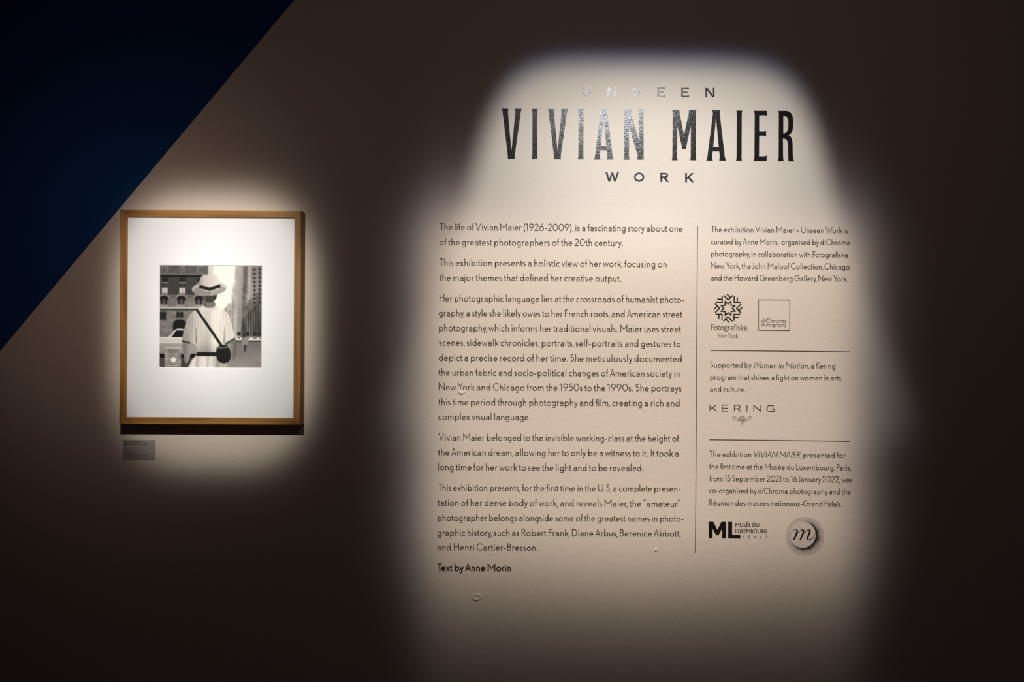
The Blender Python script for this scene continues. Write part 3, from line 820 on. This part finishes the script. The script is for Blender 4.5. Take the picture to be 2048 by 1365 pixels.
# ------------------------------------------------------------------ the framed print
FD = 0.048                       # frame depth off the wall
fc_x, fc_z = W(420.3, 635.4, D - FD)
kf = PX * (D - FD) / D
FW, FH = 362.6 * kf, 428.9 * kf
FR = 14.2 * kf                   # face width of the rails
fr = bpy.data.objects.new('picture_frame', None); COL.objects.link(fr)
fr.empty_display_size = 0.1; fr.location = (fc_x, 0, fc_z); fr.rotation_euler = (0, 0.0048 - ROLL, 0)
tag(fr, 'oak framed black and white street photograph with a wide white mat', 'picture frame')
def rail(length, rot, off):
    """mitred rail built along local X, its outer edge at +Z; then turned about Y"""
    L2 = length / 2; b = 0.0018; li = L2 - FR
    prof = [(0.0, 0.004), (0.0, FD - b), (b, FD), (FR - b, FD), (FR, FD - b), (FR, 0.024), (FR - 0.008, 0.024), (FR - 0.008, 0.004)]  # (inset from outer edge, out from wall)
    v, f = [], []
    for s in (-1, 1):
        for ins, d in prof: v.append((s * (L2 - ins), -d, -ins))
    n = len(prof)
    for i in range(n):
        j = (i + 1) % n
        f.append((i, j, n + j, n + i))
    f.append(tuple(range(n - 1, -1, -1))); f.append(tuple(range(n, 2 * n)))
    o = obj('frame_rail', v, f, M_OAK, fr)
    o.location = off; o.rotation_euler = (0, rot, 0)
    bm = bmesh.new(); bm.from_mesh(o.data); bmesh.ops.recalc_face_normals(bm, faces=bm.faces); bm.to_mesh(o.data); bm.free()
    return o
rail(FW, 0.0, (0, 0, FH / 2))
rail(FW, pi, (0, 0, -FH / 2))
rail(FH, pi / 2, (FW / 2, 0, 0))
rail(FH, -pi / 2, (-FW / 2, 0, 0))
bwid, bhei = FW / 2 - FR + 0.006, FH / 2 - FR + 0.006
def slab(name, x0, x1, z0, z1, y0, y1, m, parent):
    v = [(x, y, z) for y in (y0, y1) for x, z in ((x0, z0), (x1, z0), (x1, z1), (x0, z1))]
    return obj(name, v, [(0, 1, 2, 3), (7, 6, 5, 4), (0, 4, 5, 1), (1, 5, 6, 2), (2, 6, 7, 3), (3, 7, 4, 0)], m, parent)
slab('backing_board', -bwid, bwid, -bhei, bhei, -0.034, -0.026, M_BACK, fr)
# print and window mat; the window is placed from the photograph on the mat's own plane
MY = 0.0422                      # front of the mat board
MT = 0.003
def on(px, py, depth):
    x, z = W(px, py, D - depth)
    return (x - fc_x, z - fc_z)
wx0, wz1 = on(319.6, 532.5, MY - MT); wx1, wz0 = on(522.8, 735.6, MY - MT)
cxw, czw, hw_ = (wx0 + wx1) / 2, (wz0 + wz1) / 2, ((wx1 - wx0) + (wz1 - wz0)) / 4
def mat_board():
    bv = 0.0022
    o4 = [(-bwid, -bhei), (bwid, -bhei), (bwid, bhei), (-bwid, bhei)]
    i4 = [(cxw - hw_ - bv, czw - hw_ - bv), (cxw + hw_ + bv, czw - hw_ - bv), (cxw + hw_ + bv, czw + hw_ + bv), (cxw - hw_ - bv, czw + hw_ + bv)]
    j4 = [(cxw - hw_, czw - hw_), (cxw + hw_, czw - hw_), (cxw + hw_, czw + hw_), (cxw - hw_, czw + hw_)]
    v = [(x, -MY, z) for x, z in o4 + i4] + [(x, -MY + MT, z) for x, z in j4 + o4]
    f = []
    for k in range(4):
        j = (k + 1) % 4
        f += [(k, j, 4 + j, 4 + k), (4 + k, 4 + j, 8 + j, 8 + k), (8 + k, 8 + j, 12 + j, 12 + k), (12 + k, 12 + j, j, k)]
    o = obj('mat_board', v, f, [M_MAT, M_BEVEL], fr)
    bm = bmesh.new(); bm.from_mesh(o.data); bmesh.ops.recalc_face_normals(bm, faces=bm.faces); bm.to_mesh(o.data); bm.free()
    for k in range(4): o.data.polygons[k * 4 + 1].material_index = 1
    return o
mat_board()

# a plain street scene: a hatted passer-by seen from behind between tall buildings
def street_picture(N=300):
    yy, xx = np.mgrid[0:N, 0:N]; x = (xx + .5) / N; y = (yy + .5) / N
    img = np.full((N, N), .93); rng = np.random.RandomState(3)
    def sn(sx, sy):                         # soft noise 0..1
        g = rng.rand(sy + 1, sx + 1)
        fx, fy = x * sx, y * sy
        ix, iy = np.minimum(fx.astype(int), sx - 1), np.minimum(fy.astype(int), sy - 1)
        tx, ty = fx - ix, fy - iy; tx = tx * tx * (3 - 2 * tx); ty = ty * ty * (3 - 2 * ty)
        return (g[iy, ix] * (1 - tx) + g[iy, ix + 1] * tx) * (1 - ty) + (g[iy + 1, ix] * (1 - tx) + g[iy + 1, ix + 1] * tx) * ty
    def poly(pts):
        m = np.zeros((N, N), bool); n = len(pts)
        for i in range(n):
            (x0, y0), (x1, y1) = pts[i], pts[(i + 1) % n]
            if y0 == y1: continue
            m ^= ((y0 > y) != (y1 > y)) & (x < (x1 - x0) * (y - y0) / (y1 - y0) + x0)
        return m
    def el(cx, cy, rx, ry, r=0.0):
        u, v_ = x - cx, y - cy
        return ((u * cos(r) + v_ * sin(r)) / rx) ** 2 + ((-u * sin(r) + v_ * cos(r)) / ry) ** 2 < 1
    def smooth(pts, n=5):                   # closed outline with rounded corners
        out = []; k = len(pts)
        for i in range(k):
            p0, p1, p2 = pts[i - 1], pts[i], pts[(i + 1) % k]
            a = ((p0[0] + p1[0]) / 2, (p0[1] + p1[1]) / 2); c = ((p1[0] + p2[0]) / 2, (p1[1] + p2[1]) / 2)
            out += [((1 - t) ** 2 * a[0] + 2 * t * (1 - t) * p1[0] + t * t * c[0], (1 - t) ** 2 * a[1] + 2 * t * (1 - t) * p1[1] + t * t * c[1]) for t in [j / n for j in range(n)]]
        return out
    def blur(a, k, it=1):
        for _ in range(it):
            for ax in (0, 1):
                pd = np.pad(a, [(k, k) if i == ax else (0, 0) for i in (0, 1)], 'edge')
                cs = np.cumsum(pd, axis=ax); cs = np.concatenate([np.zeros_like(np.take(cs, [0], ax)), cs], ax)
                n = a.shape[ax]; w_ = 2 * k + 1
                a = (np.take(cs, range(w_, w_ + n), ax) - np.take(cs, range(0, n), ax)) / w_
        return a
    R = lambda a, b, c, d: (x >= a) & (x < c) & (y >= b) & (y < d)
    def put(m, v):
        if isinstance(v, np.ndarray): img[m] = v[m]
        else: img[m] = v
    # street
    put(y > .70, .30 + .16 * (y - .7) / .3 + .06 * sn(5, 24) + .03 * sn(80, 80))
    # left block: brick over stone
    put(R(0, 0, .475, .74), .13 + .05 * sn(44, 90) + .03 * ((y * 90).astype(int) % 2))
    put(R(0, 0, .475, .085), .22 + .05 * sn(30, 60) + .04 * ((y * 80).astype(int) % 2))
    put(R(0, .082, .475, .092), .42); put(R(0, .092, .475, .112), .03)
    for wx in (.055, .225, .395):
        put(R(wx - .024, .015, wx + .026, .068), .55); put(R(wx - .018, .02, wx + .02, .064), .10)
        put(R(wx - .003, .02, wx + .004, .064), .6); put(R(wx - .018, .04, wx + .02, .045), .6)
        put(R(wx - .026, .125, wx + .03, .165), .05); put(R(wx - .03, .166, wx + .035, .175), .66); put(R(wx - .002, .125, wx + .003, .165), .3)
        put(R(wx - .028, .22, wx + .026, .266), .80); put(R(wx - .004, .22, wx + .001, .266), .3); put(R(wx - .028, .24, wx + .026, .244), .4)
        put(R(wx - .034, .266, wx + .032, .274), .6)
    put(R(0, .30, .475, .74), .27 + .16 * sn(26, 30) + .05 * sn(90, 90))
    put(R(0, .292, .475, .302), .50); put(R(0, .302, .475, .310), .07)
    for wx in (.045, .215, .385):
        put(el(wx, .312, .056, .032), .46); put(el(wx, .324, .046, .028), .05)
        put(R(wx - .030, .322, wx + .030, .384), .05); put(R(wx - .012, .33, wx - .006, .38), .5); put(R(wx + .006, .33, wx + .012, .38), .5)
        put(R(wx - .04, .384, wx + .04, .392), .66)
    put(R(0, .408, .42, .424), .70); put(R(0, .424, .475, .438), .05)
    for wx in (.035, .2, .34):
        put(R(wx - .032, .455, wx + .032, .53), .07); put(R(wx - .002, .455, wx + .003, .53), .35)
    put(el(.20, .57, .08, .06), .40); put(el(.20, .575, .066, .05), .05); put(R(.134, .57, .266, .69), .05); put(R(.17, .62, .23, .66), .45)
    put(R(.475, 0, .525, .40), .74 + .06 * sn(4, 30))
    # right-hand towers in shallow perspective
    put(poly([(.74, 0), (1, 0), (1, .72), (.60, .72), (.63, .42), (.70, .36), (.73, .2)]), .44 + .24 * sn(40, 4) - .20 * (x - .7) / .3 + .05 * sn(60, 60))
    put(poly([(.82, 0), (.86, 0), (.845, .5), (.80, .5)]), .20 + .2 * sn(60, 70))
    put(poly([(.86, 0), (.90, 0), (.875, .42), (.845, .5)]), .55 + .08 * sn(20, 30))
    put(poly([(.71, .22), (.755, .10), (.75, .7), (.66, .7)]), .58 + .22 * sn(30, 40))
    put(poly([(.875, .33), (1, .22), (1, .72), (.79, .72), (.80, .50)]), .22 + .22 * sn(40, 10))
    for k in range(9):
        yy0 = .03 + k * .042 - .002 * k; put(R(.912, yy0, .938, yy0 + .020), .07); put(R(.962, yy0 - .006, .984, yy0 + .018), .06)
    for k in range(8):
        xa = .815 + k * .024; put(poly([(xa, .50 - k * .022), (xa + .010, .495 - k * .022), (xa + .008, .69), (xa - .002, .69)]), .06)
    for k in range(12):
        xa = .672 + .006 * k; put(R(xa, .47 - k * .02, xa + .0022, .68), .30)
    put(poly([(.62, .45), (.68, .36), (.68, .72), (.60, .72)]), .46 + .3 * sn(34, 24))
    img[:] = blur(img, 1, 2)                # the far street is a little out of focus
    # far cars and a walker on the right
    for cx_, r in ((.775, .03), (.86, .042), (.93, .04), (.985, .03)):
        put(el(cx_, .712, r, .020), .90); put(el(cx_, .705, r * .55, .010), .35); put(el(cx_, .734, r, .007), .08); put(el(cx_, .664, .020, .019), .10)
    put(el(.835, .682, .016, .019), .14); put(poly(smooth([(.812, .695), (.860, .695), (.872, .76), (.855, .79), (.822, .79), (.804, .76)])), .46)
    put(poly([(.82, .77), (.855, .77), (.842, .84), (.828, .84)]), .17)
    # parked car at the left, wicker crate in front
    put(poly(smooth([(-.05, .73), (.10, .70), (.15, .615), (.25, .615), (.31, .70), (.44, .74), (.44, .87), (-.05, .87)])), .48 + .2 * (y < .76) + .08 * sn(8, 12))
    put(poly([(.12, .70), (.165, .635), (.235, .635), (.275, .70)]), .05)
    put(R(0, .70, .33, .715), .84); put(R(0, .86, .44, .91), .04); put(R(0, .90, .42, 1), .16 + .08 * sn(10, 10))
    put(R(.055, .80, .215, 1), .34 + .30 * (np.sin(y * 330) > .2) * (np.sin(x * 420) > -.4) + .20 * sn(30, 30)); put(el(.14, .92, .026, .026), .92); put(R(.05, .792, .22, .802), .7)
    # the passer-by, from behind
    fold = .16 * sn(9, 4) + .10 * sn(22, 5) + .035 * np.sin(x * 210)
    put(poly([(.375, .86), (.60, .86), (.655, .92), (.70, 1.02), (.27, 1.02), (.32, .92)]), .60 + .32 * sn(18, 2) - .14 * (np.sin(x * 62 + y * 4) > .6))
    put(poly(smooth([(.435, .392), (.545, .392), (.60, .425), (.665, .45), (.70, .55), (.735, .70), (.70, .745), (.64, .755), (.61, .80), (.605, .875), (.37, .875), (.365, .80), (.35, .76), (.28, .765), (.215, .73), (.25, .60), (.29, .47), (.37, .425)])),
        .60 + fold + .10 * (x > .5) - .20 * np.clip((.36 - x) / .08, 0, 1) - .20 * np.clip((y - .74) / .12, 0, 1))
    put(poly([(.357, .60), (.361, .60), (.368, .76), (.356, .76)]), .34); put(poly([(.633, .59), (.637, .59), (.638, .75), (.626, .76)]), .40)
    put(poly(smooth([(.225, .735), (.31, .75), (.315, .83), (.285, .95), (.245, .95), (.235, .84)])), .34 + .22 * np.clip((x - .23) / .08, 0, 1))
    put(poly(smooth([(.645, .745), (.735, .715), (.755, .80), (.74, .92), (.70, .93), (.685, .84)])), .52 - .25 * np.clip((x - .68) / .07, 0, 1))
    put(poly([(.22, .725), (.30, .745), (.312, .765), (.22, .75)]), .20); put(poly([(.64, .755), (.735, .70), (.74, .72), (.65, .775)]), .22)
    put(R(.368, .845, .608, .884), .05 + .05 * sn(20, 4))
    put(poly([(.348, .43), (.372, .42), (.630, .79), (.612, .81)]), .07)
    put(poly(smooth([(.545, .775), (.69, .765), (.705, .95), (.56, .955)], 3)), .05 + .04 * sn(8, 8)); put(poly([(.552, .798), (.69, .788), (.692, .796), (.553, .806)]), .42)
    put(poly(smooth([(.442, .33), (.535, .33), (.555, .415), (.425, .415)])), .36 - .15 * np.clip((.47 - x) / .04, 0, 1))
    put(el(.488, .282, .074, .078), .10 + .14 * sn(70, 6)); put(poly([(.425, .39), (.49, .432), (.55, .39), (.575, .415), (.49, .452), (.40, .415)]), .78)
    put(el(.487, .226, .170, .068, -.06), .60 + .12 * (x > .5)); put(el(.487, .240, .155, .050, -.06), .44 + .10 * (x > .5))
    put(poly(smooth([(.375, .235), (.39, .13), (.43, .085), (.485, .10), (.545, .085), (.585, .13), (.602, .225), (.49, .26)], 4)), .66 + .16 * np.clip((x - .42) / .15, 0, 1) - .18 * np.clip((.43 - x) / .05, 0, 1))
    put(poly([(.388, .222), (.389, .188), (.49, .214), (.590, .180), (.594, .214), (.49, .250)]), .07)
    img[:] = blur(img, 1)
    img += (rng.rand(N, N) - .5) * .035
    return np.clip(img, .015, .95)
def make_print():
    N = 300; img = street_picture(N); e = hw_ + 0.0015
    gx = np.linspace(-e, e, N); v = [(cxw + a, -MY + MT + 0.0003, czw - b) for b in gx for a in gx]
    f = [(i * N + j, (i + 1) * N + j, (i + 1) * N + j + 1, i * N + j + 1) for i in range(N - 1) for j in range(N - 1)]
    o = obj('photograph_print', v, f, M_PRINT, fr)
    o['label'] = 'square black and white photographic print'
    lin = np.clip(img, 0, 1) ** 1.75
    col = np.stack([lin * 1.0, lin * .94, lin * .87, np.ones_like(lin)], -1).astype('f')
    ca = o.data.color_attributes.new('Col', 'FLOAT_COLOR', 'POINT'); ca.data.foreach_set('color', col.ravel())
make_print()

# ------------------------------------------------------------------ caption card under the frame
t = thing('caption_card', 'small grey caption card on the wall under the picture frame', 'caption card', 278.4, 900.1)
cw, ch = 65.6 * PX / 2, 39.6 * PX / 2
slab('card', -cw, cw, -ch, ch, -0.0015, -0.0001, M_CARD, t)
def caption(text, x0, y0, x1, cap, wt):
    f = Film(); set_line(f, text, x0, y0, x1, y0 + (x1 - x0) * .004, cap, wt, .3); f.build('caption_line', M_INK, t, lift=0.0014)
caption('SELF-PORTRAIT,', 248.7, 885.7, 284.5, 2.7, .24)
caption('NEW YORK, NY, 1954', 248.5, 890.3, 293.8, 2.7, .24)
f = Film(); random.seed(2)
for x0, x1, y in ((249.5, 270.2, 905.7), (249.2, 296.3, 911.3), (248.6, 280.5, 914.5)):
    x = x0
    while x < x1:
        e = min(x1, x + random.uniform(1.6, 4.6)); f.ribbon([(x, y), (e, y + .02)], .75); x = e + .7
f.build('fine_print', M_GREY, t, lift=0.0014)
